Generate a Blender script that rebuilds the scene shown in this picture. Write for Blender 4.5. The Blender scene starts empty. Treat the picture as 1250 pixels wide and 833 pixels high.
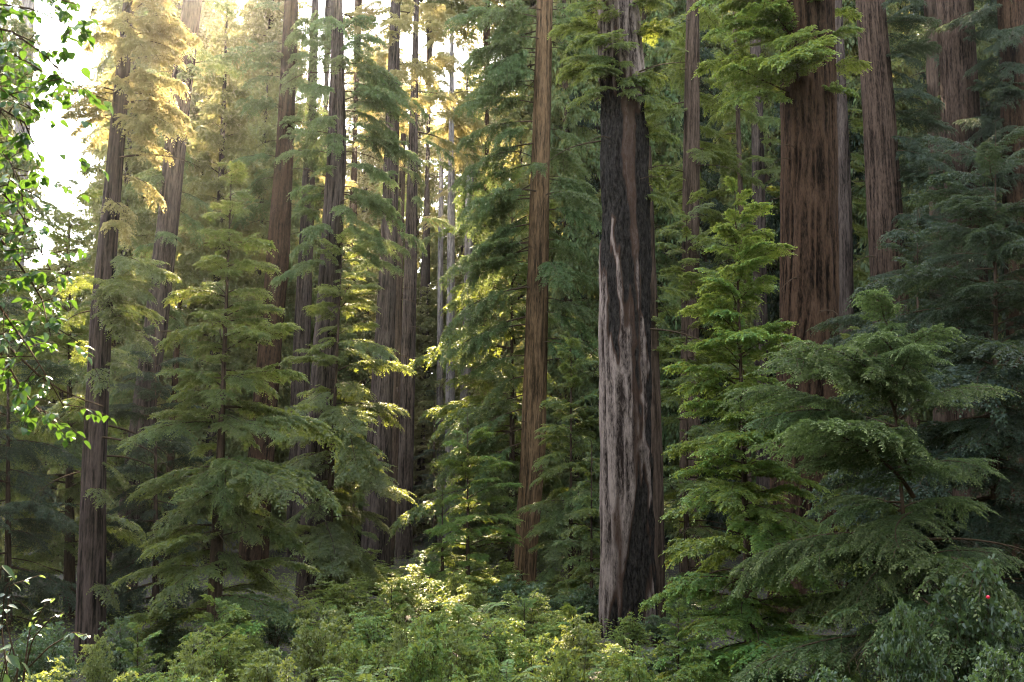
import bpy, math, random
import numpy as np
from mathutils import Vector, Euler

# ------------------------------------------------------------------ camera, sky, sun, exposure
S = bpy.context.scene
COL = S.collection
R = math.radians
CAM_Z, PITCH, FPX = 4.6, R(8.5), 1215.0
SUN_AZ, SUN_EL = R(-14), R(37)          # azimuth from +Y towards +X; sun stands behind the trees, left of centre

cd = bpy.data.cameras.new('camera'); cam = bpy.data.objects.new('camera', cd); COL.objects.link(cam)
cam.location = (0, 0, CAM_Z); cam.rotation_euler = (R(90) + PITCH, 0, 0)
cd.lens = 35; cd.sensor_width = 36; cd.clip_start = .1; cd.clip_end = 3000
S.camera = cam

W = bpy.data.worlds.new('World'); S.world = W; W.use_nodes = True
wn = W.node_tree
sky = wn.nodes.new('ShaderNodeTexSky'); sky.sky_type = 'NISHITA'; sky.sun_disc = False
sky.sun_elevation = SUN_EL; sky.sun_rotation = SUN_AZ
sky.air_density = 1.0; sky.dust_density = 1.5; sky.ozone_density = 0.6
bgn = wn.nodes['Background']; bgn.inputs['Strength'].default_value = .15
hs = wn.nodes.new('ShaderNodeHueSaturation'); hs.inputs['Saturation'].default_value = .42
wn.links.new(sky.outputs[0], hs.inputs['Color'])
wn.links.new(hs.outputs[0], bgn.inputs['Color'])

sl = bpy.data.lights.new('sun', 'SUN'); sl.energy = 5.0; sl.angle = R(.55); sl.color = (1, .80, .54)
sun = bpy.data.objects.new('sun', sl); COL.objects.link(sun)
sdir = Vector((math.sin(SUN_AZ) * math.cos(SUN_EL), math.cos(SUN_AZ) * math.cos(SUN_EL), math.sin(SUN_EL)))
sun.rotation_euler = sdir.to_track_quat('Z', 'Y').to_euler()

S.view_settings.view_transform = 'Standard'; S.view_settings.look = 'None'
S.view_settings.exposure = 3.45; S.view_settings.gamma = 1
S.render.engine = 'CYCLES'
cy = S.cycles
cy.use_denoising = True; cy.denoiser = 'OPENIMAGEDENOISE'
cy.denoising_input_passes = 'RGB_ALBEDO_NORMAL'
cy.use_adaptive_sampling = False; cy.filter_width = 1.1
cy.max_bounces = 6; cy.diffuse_bounces = 3; cy.glossy_bounces = 1; cy.transmission_bounces = 3
cy.transparent_max_bounces = 4; cy.volume_bounces = 1; cy.caustics_reflective = False; cy.caustics_refractive = False
cy.sample_clamp_indirect = 6; cy.use_light_tree = False

rng = np.random.default_rng(11)
rnd = random.Random(5)

# ------------------------------------------------------------------ helpers
def at(px, py, Y):
    """point on the sight line through pixel (px, py) of the 1250 x 833 photograph at distance Y ahead"""
    a, b = (px - 625) / FPX, (416.5 - py) / FPX
    dy = math.cos(PITCH) - b * math.sin(PITCH); dz = math.sin(PITCH) + b * math.cos(PITCH)
    t = Y / dy
    return np.array((a * t, Y, CAM_Z + dz * t)), t

def sstep(t):
    t = np.clip(t, 0, 1); return t * t * (3 - 2 * t)

def ground_z(x, y):
    x = np.asarray(x, float); y = np.asarray(y, float)
    z = 3.0 * sstep((20 - y) / 20) + .25 * np.sin(x * .31 + 1.3) * np.cos(y * .23) + .1 * np.sin(x * 1.1 + y * .8)
    z = z + 6.0 * sstep((y - 80) / 120) + .5 * sstep((np.abs(x) - 14) / 30)
    return z

_lat = rng.random((64, 512))
def vnoise(u, v, per):
    """value noise, periodic in u with period per"""
    iu = np.floor(u).astype(int); iv = np.floor(v).astype(int)
    fu, fv = sstep(u - iu), sstep(v - iv)
    g = lambda a, b: _lat[b % 64, (a % per) % 512]
    return (g(iu, iv) * (1 - fu) + g(iu + 1, iv) * fu) * (1 - fv) + (g(iu, iv + 1) * (1 - fu) + g(iu + 1, iv + 1) * fu) * fv

def mesh(name, V, F4=None, F3=None, mats=(), midx=None, attrs=None, smooth=False):
    m = bpy.data.meshes.new(name)
    V = np.asarray(V, np.float32)
    loops, starts = [], []
    n = 0
    if F4 is not None and len(F4):
        F4 = np.asarray(F4, np.int32); loops.append(F4.ravel()); starts.append(np.arange(len(F4)) * 4); n = len(F4) * 4
    if F3 is not None and len(F3):
        F3 = np.asarray(F3, np.int32); loops.append(F3.ravel()); starts.append(n + np.arange(len(F3)) * 3)
    loops = np.concatenate(loops).astype(np.int32); starts = np.concatenate(starts).astype(np.int32)
    m.vertices.add(len(V)); m.vertices.foreach_set('co', V.ravel())
    m.loops.add(len(loops)); m.loops.foreach_set('vertex_index', loops)
    m.polygons.add(len(starts)); m.polygons.foreach_set('loop_start', starts)
    for mt in mats: m.materials.append(mt)
    if midx is not None: m.polygons.foreach_set('material_index', np.asarray(midx, np.int32))
    if smooth: m.polygons.foreach_set('use_smooth', np.ones(len(starts), bool))
    for k, a in (attrs or {}).items():
        t = m.attributes.new(k, 'FLOAT', 'POINT'); t.data.foreach_set('value', np.asarray(a, np.float32))
    m.update(calc_edges=True)
    return m

def obj(name, m, parent=None, loc=(0, 0, 0), rot=(0, 0, 0), scale=1):
    o = bpy.data.objects.new(name, m); COL.objects.link(o)
    o.location = loc; o.rotation_euler = rot
    o.scale = (scale,) * 3 if not hasattr(scale, '__len__') else scale
    if parent is not None: o.parent = parent
    return o

def tag(o, label, cat, group=None):
    o['label'] = label; o['category'] = cat
    if group: o['group'] = group
    return o

def thing(name, label, cat, loc, group=None, rz=0):
    o = obj(name, None, None, loc, (0, 0, rz)); o.empty_display_size = .3
    return tag(o, label, cat, group)

# ------------------------------------------------------------------ materials
def new_mat(name):
    m = bpy.data.materials.new(name); m.use_nodes = True
    nt = m.node_tree; nt.nodes.clear()
    return m, nt, nt.nodes.new('ShaderNodeOutputMaterial')

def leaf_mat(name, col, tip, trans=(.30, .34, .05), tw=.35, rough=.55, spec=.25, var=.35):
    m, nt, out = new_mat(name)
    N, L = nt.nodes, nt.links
    a = N.new('ShaderNodeAttribute'); a.attribute_name = 'tip'  # pale new growth, contrast raised to paint lit tips over shaded inner foliage
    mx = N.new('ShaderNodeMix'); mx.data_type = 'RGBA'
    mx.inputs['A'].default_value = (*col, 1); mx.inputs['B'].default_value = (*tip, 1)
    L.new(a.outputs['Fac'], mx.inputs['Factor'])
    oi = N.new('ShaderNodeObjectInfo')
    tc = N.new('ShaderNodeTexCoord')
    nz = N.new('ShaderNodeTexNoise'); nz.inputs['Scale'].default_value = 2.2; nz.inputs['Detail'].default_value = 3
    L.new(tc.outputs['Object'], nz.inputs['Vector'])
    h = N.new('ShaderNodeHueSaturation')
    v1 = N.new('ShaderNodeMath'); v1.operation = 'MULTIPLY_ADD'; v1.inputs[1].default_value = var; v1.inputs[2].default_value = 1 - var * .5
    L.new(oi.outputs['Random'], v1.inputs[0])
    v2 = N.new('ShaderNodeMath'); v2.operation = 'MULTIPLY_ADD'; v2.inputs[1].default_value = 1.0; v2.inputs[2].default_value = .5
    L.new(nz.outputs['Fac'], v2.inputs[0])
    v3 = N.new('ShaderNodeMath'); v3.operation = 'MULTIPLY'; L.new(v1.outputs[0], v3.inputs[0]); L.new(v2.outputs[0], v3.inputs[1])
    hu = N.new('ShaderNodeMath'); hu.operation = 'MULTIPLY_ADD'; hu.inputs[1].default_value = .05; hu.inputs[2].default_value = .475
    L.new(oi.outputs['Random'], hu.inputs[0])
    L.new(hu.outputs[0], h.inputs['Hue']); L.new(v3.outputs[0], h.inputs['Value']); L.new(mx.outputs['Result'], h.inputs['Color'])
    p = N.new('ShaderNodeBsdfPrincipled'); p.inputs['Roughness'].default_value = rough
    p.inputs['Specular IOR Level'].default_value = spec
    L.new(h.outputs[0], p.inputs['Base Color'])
    t = N.new('ShaderNodeBsdfTranslucent'); t.inputs['Color'].default_value = (*trans, 1)
    s = N.new('ShaderNodeMixShader'); s.inputs[0].default_value = tw
    L.new(p.outputs[0], s.inputs[1]); L.new(t.outputs[0], s.inputs[2]); L.new(s.outputs[0], out.inputs['Surface'])
    return m

def bark_mat(name, low, high, moss=(.10, .12, .04), mossy=.0, fibre=1.0, zs=1.25):
    """fibrous bark: 'ridge' is the height of the modelled ridges, 'char' the burnt patches"""
    m, nt, out = new_mat(name)
    N, L = nt.nodes, nt.links
    tc = N.new('ShaderNodeTexCoord')
    mp = N.new('ShaderNodeMapping'); mp.inputs['Scale'].default_value = (9 * fibre, 9 * fibre, zs * fibre)
    L.new(tc.outputs['Object'], mp.inputs['Vector'])
    nz = N.new('ShaderNodeTexNoise'); nz.inputs['Scale'].default_value = 2.0; nz.inputs['Detail'].default_value = 6; nz.inputs['Roughness'].default_value = .7
    L.new(mp.outputs[0], nz.inputs['Vector'])
    big = N.new('ShaderNodeTexNoise'); big.inputs['Scale'].default_value = .45; big.inputs['Detail'].default_value = 3
    L.new(tc.outputs['Object'], big.inputs['Vector'])
    at_ = N.new('ShaderNodeAttribute'); at_.attribute_name = 'ridge'
    ad = N.new('ShaderNodeMath'); ad.operation = 'ADD'; L.new(at_.outputs['Fac'], ad.inputs[0])
    sb = N.new('ShaderNodeMath'); sb.operation = 'MULTIPLY_ADD'; sb.inputs[1].default_value = 1.5; sb.inputs[2].default_value = -.75
    L.new(nz.outputs['Fac'], sb.inputs[0]); L.new(sb.outputs[0], ad.inputs[1])
    r = N.new('ShaderNodeValToRGB')
    r.color_ramp.elements[0].position = .25; r.color_ramp.elements[0].color = (*low, 1)
    r.color_ramp.elements[1].position = .80; r.color_ramp.elements[1].color = (*high, 1)
    L.new(ad.outputs[0], r.inputs[0])
    h = N.new('ShaderNodeHueSaturation')
    bv = N.new('ShaderNodeMath'); bv.operation = 'MULTIPLY_ADD'; bv.inputs[1].default_value = 1.0; bv.inputs[2].default_value = .5
    L.new(big.outputs['Fac'], bv.inputs[0]); L.new(bv.outputs[0], h.inputs['Value']); L.new(r.outputs[0], h.inputs['Color'])
    mo = N.new('ShaderNodeMix'); mo.data_type = 'RGBA'; mo.inputs['B'].default_value = (*moss, 1)
    L.new(h.outputs[0], mo.inputs['A'])
    mf = N.new('ShaderNodeMath'); mf.operation = 'MULTIPLY'; mf.inputs[1].default_value = mossy; L.new(big.outputs['Fac'], mf.inputs[0])
    L.new(mf.outputs[0], mo.inputs['Factor'])
    ch = N.new('ShaderNodeAttribute'); ch.attribute_name = 'char'
    cm = N.new('ShaderNodeMix'); cm.data_type = 'RGBA'; 
    vo = N.new('ShaderNodeTexVoronoi'); vo.inputs['Scale'].default_value = 9; vo.feature = 'DISTANCE_TO_EDGE'
    m2 = N.new('ShaderNodeMapping'); m2.inputs['Scale'].default_value = (1.6, 1.6, .6); L.new(tc.outputs['Object'], m2.inputs['Vector']); L.new(m2.outputs[0], vo.inputs['Vector'])
    cr = N.new('ShaderNodeValToRGB'); cr.color_ramp.elements[0].color = (.004, .0035, .003, 1); cr.color_ramp.elements[0].position = .38; cr.color_ramp.elements[1].color = (.045, .038, .033, 1); cr.color_ramp.elements[1].position = .72
    L.new(nz.outputs['Fac'], cr.inputs[0]); L.new(cr.outputs[0], cm.inputs['B'])
    rim = N.new('ShaderNodeMix'); rim.data_type = 'RGBA'; rim.inputs['B'].default_value = (.040, .024, .017, 1)
    wob = N.new('ShaderNodeMath'); wob.operation = 'MULTIPLY_ADD'; wob.inputs[1].default_value = .5; L.new(nz.outputs['Fac'], wob.inputs[0]); L.new(ch.outputs['Fac'], wob.inputs[2])
    def step(lo, hi):
        q = N.new('ShaderNodeMapRange'); q.inputs['From Min'].default_value = lo; q.inputs['From Max'].default_value = hi; L.new(wob.outputs[0], q.inputs['Value']); return q
    s1, s2 = step(.34, .55), step(.62, .86)
    L.new(s1.outputs[0], rim.inputs['Factor']); L.new(mo.outputs['Result'], rim.inputs['A'])
    L.new(s2.outputs[0], cm.inputs['Factor']); L.new(rim.outputs['Result'], cm.inputs['A'])
    p = N.new('ShaderNodeBsdfPrincipled'); p.inputs['Roughness'].default_value = .95; p.inputs['Specular IOR Level'].default_value = .04
    L.new(cm.outputs['Result'], p.inputs['Base Color'])
    bp = N.new('ShaderNodeBump'); bp.inputs['Strength'].default_value = .7; bp.inputs['Distance'].default_value = .03
    cb = N.new('ShaderNodeMath'); cb.operation = 'MULTIPLY'; L.new(vo.outputs['Distance'], cb.inputs[0]); L.new(ch.outputs['Fac'], cb.inputs[1])
    hb = N.new('ShaderNodeMath'); hb.operation = 'MULTIPLY_ADD'; hb.inputs[1].default_value = 3.0; L.new(cb.outputs[0], hb.inputs[0]); L.new(nz.outputs['Fac'], hb.inputs[2])
    L.new(hb.outputs[0], bp.inputs['Height']); L.new(bp.outputs[0], p.inputs['Normal'])
    L.new(p.outputs[0], out.inputs['Surface'])
    return m

B_RED = bark_mat('redwood_bark_brown', (.005, .003, .002), (.062, .036, .022), zs=2.0)
B_DUSK = bark_mat('redwood_bark_dusky', (.010, .008, .007), (.085, .062, .055))
B_BROWN = bark_mat('redwood_bark_umber', (.008, .005, .004), (.080, .053, .038), zs=1.8)
B_GREY = bark_mat('redwood_bark_grey', (.009, .0065, .0055), (.092, .070, .058))
B_HAZED = bark_mat('redwood_bark_hazed', (.05, .041, .037), (.25, .22, .20))  # bark paled to put the haze over distant trunks into its colour
B_OLIVE = bark_mat('redwood_bark_ochre', (.020, .012, .007), (.140, .085, .046), mossy=.06)
B_BURNT = bark_mat('redwood_bark_burnt', (.016, .011, .009), (.20, .155, .132), zs=2.4)
B_DARK = bark_mat('conifer_bark_dark', (.02, .014, .010), (.09, .062, .045))
B_WOOD = bark_mat('twig_bark', (.03, .020, .012), (.10, .07, .045), fibre=4)

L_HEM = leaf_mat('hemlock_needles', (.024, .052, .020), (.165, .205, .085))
L_NEAR = leaf_mat('near_hemlock_needles', (.016, .036, .014), (.20, .235, .10), trans=(.18, .26, .07), tw=.25, rough=.7, spec=.12)  # base darkened and tips paled to paint lit sprays over dark gaps
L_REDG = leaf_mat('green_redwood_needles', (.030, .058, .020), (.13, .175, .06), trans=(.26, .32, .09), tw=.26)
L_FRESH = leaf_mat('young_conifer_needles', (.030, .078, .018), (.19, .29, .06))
L_BLUE_SHADE = leaf_mat('shaded_bluish_needles', (.009, .021, .013), (.042, .064, .036), trans=(.12, .16, .05), tw=.25)  # bluish hemlock needles, darkened to put the gloom of shaded edges into colour
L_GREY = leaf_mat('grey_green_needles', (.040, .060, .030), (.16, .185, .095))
L_RED_SUNLIT = leaf_mat('sunlit_redwood_needles', (.055, .075, .022), (.16, .165, .06), trans=(.55, .45, .17), tw=.45)  # gold of the sunlit tufts put into the translucent colour
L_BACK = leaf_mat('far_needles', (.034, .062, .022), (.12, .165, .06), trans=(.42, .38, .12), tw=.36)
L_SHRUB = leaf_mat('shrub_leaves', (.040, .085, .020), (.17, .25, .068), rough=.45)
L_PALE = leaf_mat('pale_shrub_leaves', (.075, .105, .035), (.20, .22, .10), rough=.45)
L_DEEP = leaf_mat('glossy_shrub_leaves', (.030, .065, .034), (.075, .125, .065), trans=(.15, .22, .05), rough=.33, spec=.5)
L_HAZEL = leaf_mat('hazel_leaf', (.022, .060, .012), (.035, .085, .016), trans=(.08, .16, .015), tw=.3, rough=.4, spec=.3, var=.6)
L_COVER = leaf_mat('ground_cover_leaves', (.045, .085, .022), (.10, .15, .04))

# ------------------------------------------------------------------ setting: ground
def build_ground():
    xs = np.concatenate([np.linspace(-260, -60, 26)[:-1], np.linspace(-60, 60, 121), np.linspace(60, 260, 26)[1:]])
    ys = np.concatenate([np.linspace(-40, 0, 12)[:-1], np.linspace(0, 110, 111), np.linspace(110, 360, 26)[1:]])
    X, Y = np.meshgrid(xs, ys); Z = ground_z(X, Y)
    V = np.stack([X, Y, Z], -1).reshape(-1, 3); nx = len(xs)
    i = np.arange(len(ys) - 1)[:, None] * nx + np.arange(nx - 1)[None]
    F = np.stack([i, i + 1, i + nx + 1, i + nx], -1).reshape(-1, 4)
    m, nt, out = new_mat('forest_duff')
    N, L = nt.nodes, nt.links
    tc = N.new('ShaderNodeTexCoord'); nz = N.new('ShaderNodeTexNoise'); nz.inputs['Scale'].default_value = 1.3; nz.inputs['Detail'].default_value = 8
    L.new(tc.outputs['Object'], nz.inputs['Vector'])
    r = N.new('ShaderNodeValToRGB'); r.color_ramp.elements[0].position = .3; r.color_ramp.elements[0].color = (.012, .010, .006, 1)
    r.color_ramp.elements[1].position = .75; r.color_ramp.elements[1].color = (.04, .03, .016, 1)
    L.new(nz.outputs['Fac'], r.inputs[0])
    p = N.new('ShaderNodeBsdfPrincipled'); p.inputs['Roughness'].default_value = .95
    L.new(r.outputs[0], p.inputs['Base Color']); L.new(p.outputs[0], out.inputs['Surface'])
    o = obj('ground', mesh('ground', V, F, mats=[m], smooth=True)); o['kind'] = 'structure'
build_ground()

# ------------------------------------------------------------------ trunks
def in_poly(u, v, poly):
    c = np.zeros(u.shape, bool); n = len(poly)
    for i in range(n):
        (x1, y1), (x2, y2) = poly[i], poly[(i + 1) % n]
        k = ((y1 > v) != (y2 > v)) & (u < (x2 - x1) * (v - y1) / ((y2 - y1) if y2 != y1 else 1e-9) + x1)
        c ^= k
    return c

class Trunk:
    """stem through points of the photograph: pts = [(px, py, width px)], at distance Y"""
    def __init__(s, pts, Y, up=10.0, flare=.25):
        P = []; 
        for px, py, w in pts:
            p, t = at(px, py, Y); P.append((p[0], p[1], p[2], .5 * w * t / FPX))
        P = np.array(P)[np.argsort([q[2] for q in P])]
        gz = float(ground_z(P[0, 0], Y)) - .4
        if P[0, 2] > gz + .2:                                        # down to the ground along its lean
            d = (P[1, :3] - P[0, :3]) / max(P[1, 2] - P[0, 2], .1)
            h = P[0, 2] - gz
            q = P[0].copy(); q[:3] -= d * h * np.array((.7, .7, 1)); q[3] *= 1 + flare * min(1, h / 4); P = np.vstack([q, P])
        d = (P[-1, :3] - P[-2, :3]) / max(P[-1, 2] - P[-2, 2], .1)
        q = P[-1].copy(); q[:3] += d * up; q[3] *= max(.12, 1 - up / 28.0); P = np.vstack([P, q])
        s.P = P; s.z0, s.z1 = P[0, 2], P[-1, 2]; s.base = np.array((P[0, 0], P[0, 1], gz)); s.Y = Y
    def pos(s, z):
        x = np.interp(z, s.P[:, 2], s.P[:, 0]); y = np.interp(z, s.P[:, 2], s.P[:, 1]); r = np.interp(z, s.P[:, 2], s.P[:, 3])
        return x, y, r

def py_of(p):
    dx, dy, dz = p[..., 0], p[..., 1], p[..., 2] - CAM_Z
    f = dy * math.cos(PITCH) + dz * math.sin(PITCH); u = -dy * math.sin(PITCH) + dz * math.cos(PITCH)
    return 416.5 - FPX * u / f

def trunk_mesh(T, mat, sides, rings, ridge=.035, rw=.10, seed=0, chars=None, lump=.05):
    z = np.linspace(T.z0, T.z1, rings)
    x, y, r = T.pos(z)
    th = np.linspace(0, 2 * math.pi, sides, endpoint=False)
    per = max(6, int(2 * math.pi * float(r.max()) / rw))
    TH, Z = np.meshgrid(th, z); rr = r[:, None]
    U = TH / (2 * math.pi)
    wander = .9 * (vnoise(U * 5 + seed, Z * .22 + seed, 5) - .5) + .35 * (vnoise(U * 9, Z * .9 + seed, 9) - .5)
    n1 = vnoise(U * per + wander * 2.2 + seed * 7 % per, Z * .5 + seed * 3.1, per)
    n2 = vnoise(U * per * 2 + wander * 3, Z * .9 + seed, per * 2)
    n3 = vnoise(U * per * 3 + wander * 3, Z * 4.5 + seed, per * 3)
    h = 1 - np.abs(2 * n1 - 1) ** .8
    n4 = vnoise(U * per + wander * 2.2 + 5.3, Z * 1.7 + seed * 2.2, per)
    h = .50 * h + .20 * n2 + .12 * n3 + .18 * n4
    big = vnoise(U * 4 + seed, Z * .16 + seed, 4) - .5
    foot = np.clip(1 - (Z - T.z0) / 2.5, 0, 1) ** 2
    butt = foot * .13 * (vnoise(U * 6 + seed, Z * 0 + seed, 6) - .2)
    rad = rr * (1 + lump * 2 * big + butt) + ridge * (h - .5) * np.clip(rr / .35, .35, 1.3)
    ch = np.zeros_like(h)
    if chars:
        cx = x[:, None] + rr * np.cos(TH); cyy = y[:, None] + rr * np.sin(TH)
        v = py_of(np.stack([cx, cyy, Z], -1)); u = np.cos(TH) + .22 * (vnoise(U * 40, Z * .8, 40) - .5) + .16 * (vnoise(U * 90, Z * 2.6, 90) - .5) + .10 * (vnoise(U * 110, Z * 7, 110) - .5)
        v = v + 60 * (vnoise(U * 70, Z * .4, 70) - .5)
        for poly in chars: ch = np.maximum(ch, in_poly(u, v, poly[1:] if poly[0] is None else poly) * (.27 if poly[0] is None else 1.0))
        ch = np.where(np.sin(TH) > .35, 0.6 * ch, ch)
        hard = ch
        for ax, k in ((1, 2), (1, 1), (0, 1)): ch = sum(np.roll(ch, j, ax) if ax else np.roll(ch, j, 0) for j in range(-k, k + 1)) / (2 * k + 1)
        rad = rad - ch * .10 + ch * .09 * (vnoise(U * 46 + wander, Z * 1.3, 46) - .5) + ch * .07 * (vnoise(U * 34, Z * 2.2, 34) - .5)
    V = np.stack([x[:, None] + rad * np.cos(TH), y[:, None] + rad * np.sin(TH), Z], -1).reshape(-1, 3) - T.base
    i = np.arange(rings - 1)[:, None] * sides; j = np.arange(sides)[None]
    F = np.stack([i + j, i + (j + 1) % sides, i + sides + (j + 1) % sides, i + sides + j], -1).reshape(-1, 4)
    return mesh('trunk', V, F, mats=[mat], attrs={'ridge': h.ravel(), 'char': ch.ravel()}, smooth=True)

# ------------------------------------------------------------------ boughs
def tube(P, r, k=4):
    """tapered tube round polyline P"""
    P = np.asarray(P, float); n = len(P)
    d = np.gradient(P, axis=0); d /= np.linalg.norm(d, axis=1)[:, None] + 1e-9
    a = np.cross(d, (0, 0, 1.0)); a[np.linalg.norm(a, axis=1) < 1e-3] = (1, 0, 0); a /= np.linalg.norm(a, axis=1)[:, None]
    b = np.cross(d, a)
    t = np.linspace(0, 2 * math.pi, k, endpoint=False)
    V = (P[:, None] + np.asarray(r)[:, None, None] * (a[:, None] * np.cos(t)[None, :, None] + b[:, None] * np.sin(t)[None, :, None])).reshape(-1, 3)
    i = np.arange(n - 1)[:, None] * k; j = np.arange(k)[None]
    F = np.stack([i + j, i + (j + 1) % k, i + k + (j + 1) % k, i + k + j], -1).reshape(-1, 4)
    return V, F

def join(parts):
    V, F, o = [], [], 0
    for v, f in parts: V.append(v); F.append(np.asarray(f) + o); o += len(v)
    return np.concatenate(V), np.concatenate(F)

def diamonds(base, dirs, nrm, L, Wd, tip, fold=.15):
    """leaf-like quads: base point, direction, normal, length, width"""
    side = np.cross(dirs, nrm); side /= np.linalg.norm(side, axis=1)[:, None] + 1e-9
    up = np.cross(side, dirs)
    L = L[:, None]; Wd = Wd[:, None]
    mid = base + dirs * L * .45 + up * Wd * fold
    V = np.stack([base, mid + side * Wd * .5, base + dirs * L - up * L * .06, mid - side * Wd * .5], 1).reshape(-1, 3)
    F = np.arange(len(base) * 4).reshape(-1, 4)
    return V, F, np.repeat(tip, 4)

def bough(L, seed, rise=.18, droop=.34, width=.42, sp=.075, ts=.045, tl=(.06, .13), tw=.020, bare=.12, sdroop=.35, hang=.25, jit=.25, clump=0.0, K=3, ll=.06):
    """a flat conifer spray along +X: stem tube and needle twigs"""
    g = np.random.default_rng(seed)
    s = np.linspace(0, 1, 10); ph = g.uniform(0, 6)
    def main(s):
        s = np.asarray(s)
        return np.stack([L * s * (1 - .06 * s), L * .05 * np.sin(s * 4 + ph), L * (rise * s - droop * s ** 2.3)], -1)
    parts = [tube(main(s), (.012 + .009 * L) * (1 - .88 * s) * .75, 4)]
    B, D, Nn, LL, TT = [], [], [], [], []
    q = bare
    k = 0
    while q < 1.0:
        side = 1 if k % 2 else -1
        k += 1
        prof = min(1, (q - bare * .5) / .25) * (1 - q) ** .62 + .07
        l = L * width * prof * g.uniform(.65, 1.25)
        if clump and g.random() < clump: q += sp / L * g.uniform(.6, 1.2); continue
        p0 = main(q); p1 = main(min(1, q + .03)); ax = p1 - main(max(0, q - .03)); ax /= np.linalg.norm(ax)
        lat = np.cross((0, 0, 1.0), ax); lat /= np.linalg.norm(lat)
        ang = R(g.uniform(42, 68)) * (1 - .35 * q)
        d0 = ax * math.cos(ang) + lat * side * math.sin(ang) + np.array((0, 0, g.normal(.05, jit * .5)))
        d0 /= np.linalg.norm(d0)
        n = max(3, int(l / ts))
        tt = (np.arange(n) + g.random(n) * .6) / n
        sd = sdroop * g.uniform(.5, 1.5)
        pts = p0 + d0 * (l * tt)[:, None] + np.array((0, 0, -1.0)) * (sd * l * tt ** 2)[:, None]
        tang = d0[None] + np.array((0, 0, -1.0)) * (2 * sd * tt)[:, None]; tang /= np.linalg.norm(tang, axis=1)[:, None]
        w0 = np.cross((0, 0, 1.0), d0); w0 /= np.linalg.norm(w0)
        e = p0 + d0 * l + np.array((0, 0, -sd * l))
        mid = p0 + d0 * l * .5 + np.array((0, 0, -sd * l * .25)); ww = w0 * .004
        parts.append((np.array([p0 - ww, p0 + ww, mid + ww, mid - ww]), [[0, 1, 2, 3]]))
        parts.append((np.array([mid - ww, mid + ww, e + ww * .4, e - ww * .4]), [[0, 1, 2, 3]]))
        for sg in (1, -1):
            a2 = np.radians(g.uniform(35, 65, n))[:, None]
            d = tang * np.cos(a2) + sg * w0[None] * np.sin(a2) + np.array((0, 0, -1.0)) * (hang * g.uniform(0, 1.2, n))[:, None] + g.normal(0, jit * .4, (n, 3))
            d /= np.linalg.norm(d, axis=1)[:, None]
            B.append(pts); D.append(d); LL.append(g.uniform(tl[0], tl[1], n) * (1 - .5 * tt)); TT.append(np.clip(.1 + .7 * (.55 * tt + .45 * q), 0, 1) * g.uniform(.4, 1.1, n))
            Nn.append(np.array((0, 0, 1.0)) + g.normal(0, jit, (n, 3)))
        B.append(e[None]); D.append(tang[-1:]); LL.append(np.array([tl[1] * .7])); TT.append(np.array([.8])); Nn.append(np.array([(0, 0, 1.0)]))
        q += sp / L * g.uniform(.6, 1.4)
    B, D, Nn, LL, TT = map(np.concatenate, (B, D, Nn, LL, TT))
    Nn /= np.linalg.norm(Nn, axis=1)[:, None]
    if K:                                                        # leaflets along both sides of every twig
        sd = np.cross(D, Nn); sd /= np.linalg.norm(sd, axis=1)[:, None] + 1e-9
        b2, d2, n2, l2, t2 = [], [], [], [], []
        for j in range(K + 1):
            f = (j + .3) / (K + .5)
            pb = B + D * (LL * f)[:, None] - np.array((0, 0, 1.0)) * (.35 * LL * f * f)[:, None]
            for sg in ((1, -1) if j < K else (0,)):
                dd = D * .75 + sd * sg * .75 - np.array((0, 0, 1.0)) * (.15 + .3 * f) + g.normal(0, .22, D.shape)
                dd /= np.linalg.norm(dd, axis=1)[:, None]
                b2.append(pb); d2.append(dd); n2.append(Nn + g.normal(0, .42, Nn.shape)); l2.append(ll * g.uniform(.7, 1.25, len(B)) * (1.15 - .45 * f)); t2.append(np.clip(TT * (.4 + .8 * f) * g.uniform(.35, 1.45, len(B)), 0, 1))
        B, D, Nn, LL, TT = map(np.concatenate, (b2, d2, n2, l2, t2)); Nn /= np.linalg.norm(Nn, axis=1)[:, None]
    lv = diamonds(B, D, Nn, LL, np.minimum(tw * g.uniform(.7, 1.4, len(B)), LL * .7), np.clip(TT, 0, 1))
    return join(parts), lv

class BoughSet:
    """ready boughs of several lengths; .pick(length) gives (stem mesh, foliage mesh, joined mesh, scale)"""
    def __init__(s, leafmat, lens, nvar, seed, **kw):
        s.d = []
        for i, L in enumerate(lens):
            for v in range(nvar):
                (wv, wf), (lv, lf, lt) = bough(L, seed + i * 17 + v, **kw)
                z = np.zeros(len(wv))
                stem = mesh('branch', wv, wf, mats=[B_WOOD], attrs={'ridge': z + .5})
                fol = mesh('foliage', lv, lf, mats=[leafmat], attrs={'tip': lt})
                both = mesh('branch', np.concatenate([wv, lv]), np.concatenate([wf, lf + len(wv)]), mats=[B_WOOD, leafmat],
                            midx=np.r_[np.zeros(len(wf), int), np.ones(len(lf), int)], attrs={'tip': np.r_[z, lt], 'ridge': np.r_[z + .5, lt * 0]})
                s.d.append((L, stem, fol, both, (wv, wf, lv, lf, lt)))
    def pick(s, L, g):
        best = sorted(s.d, key=lambda e: abs(math.log(e[0] / L)) + g.random() * .35)[0]
        return best, L / best[0]

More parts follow.
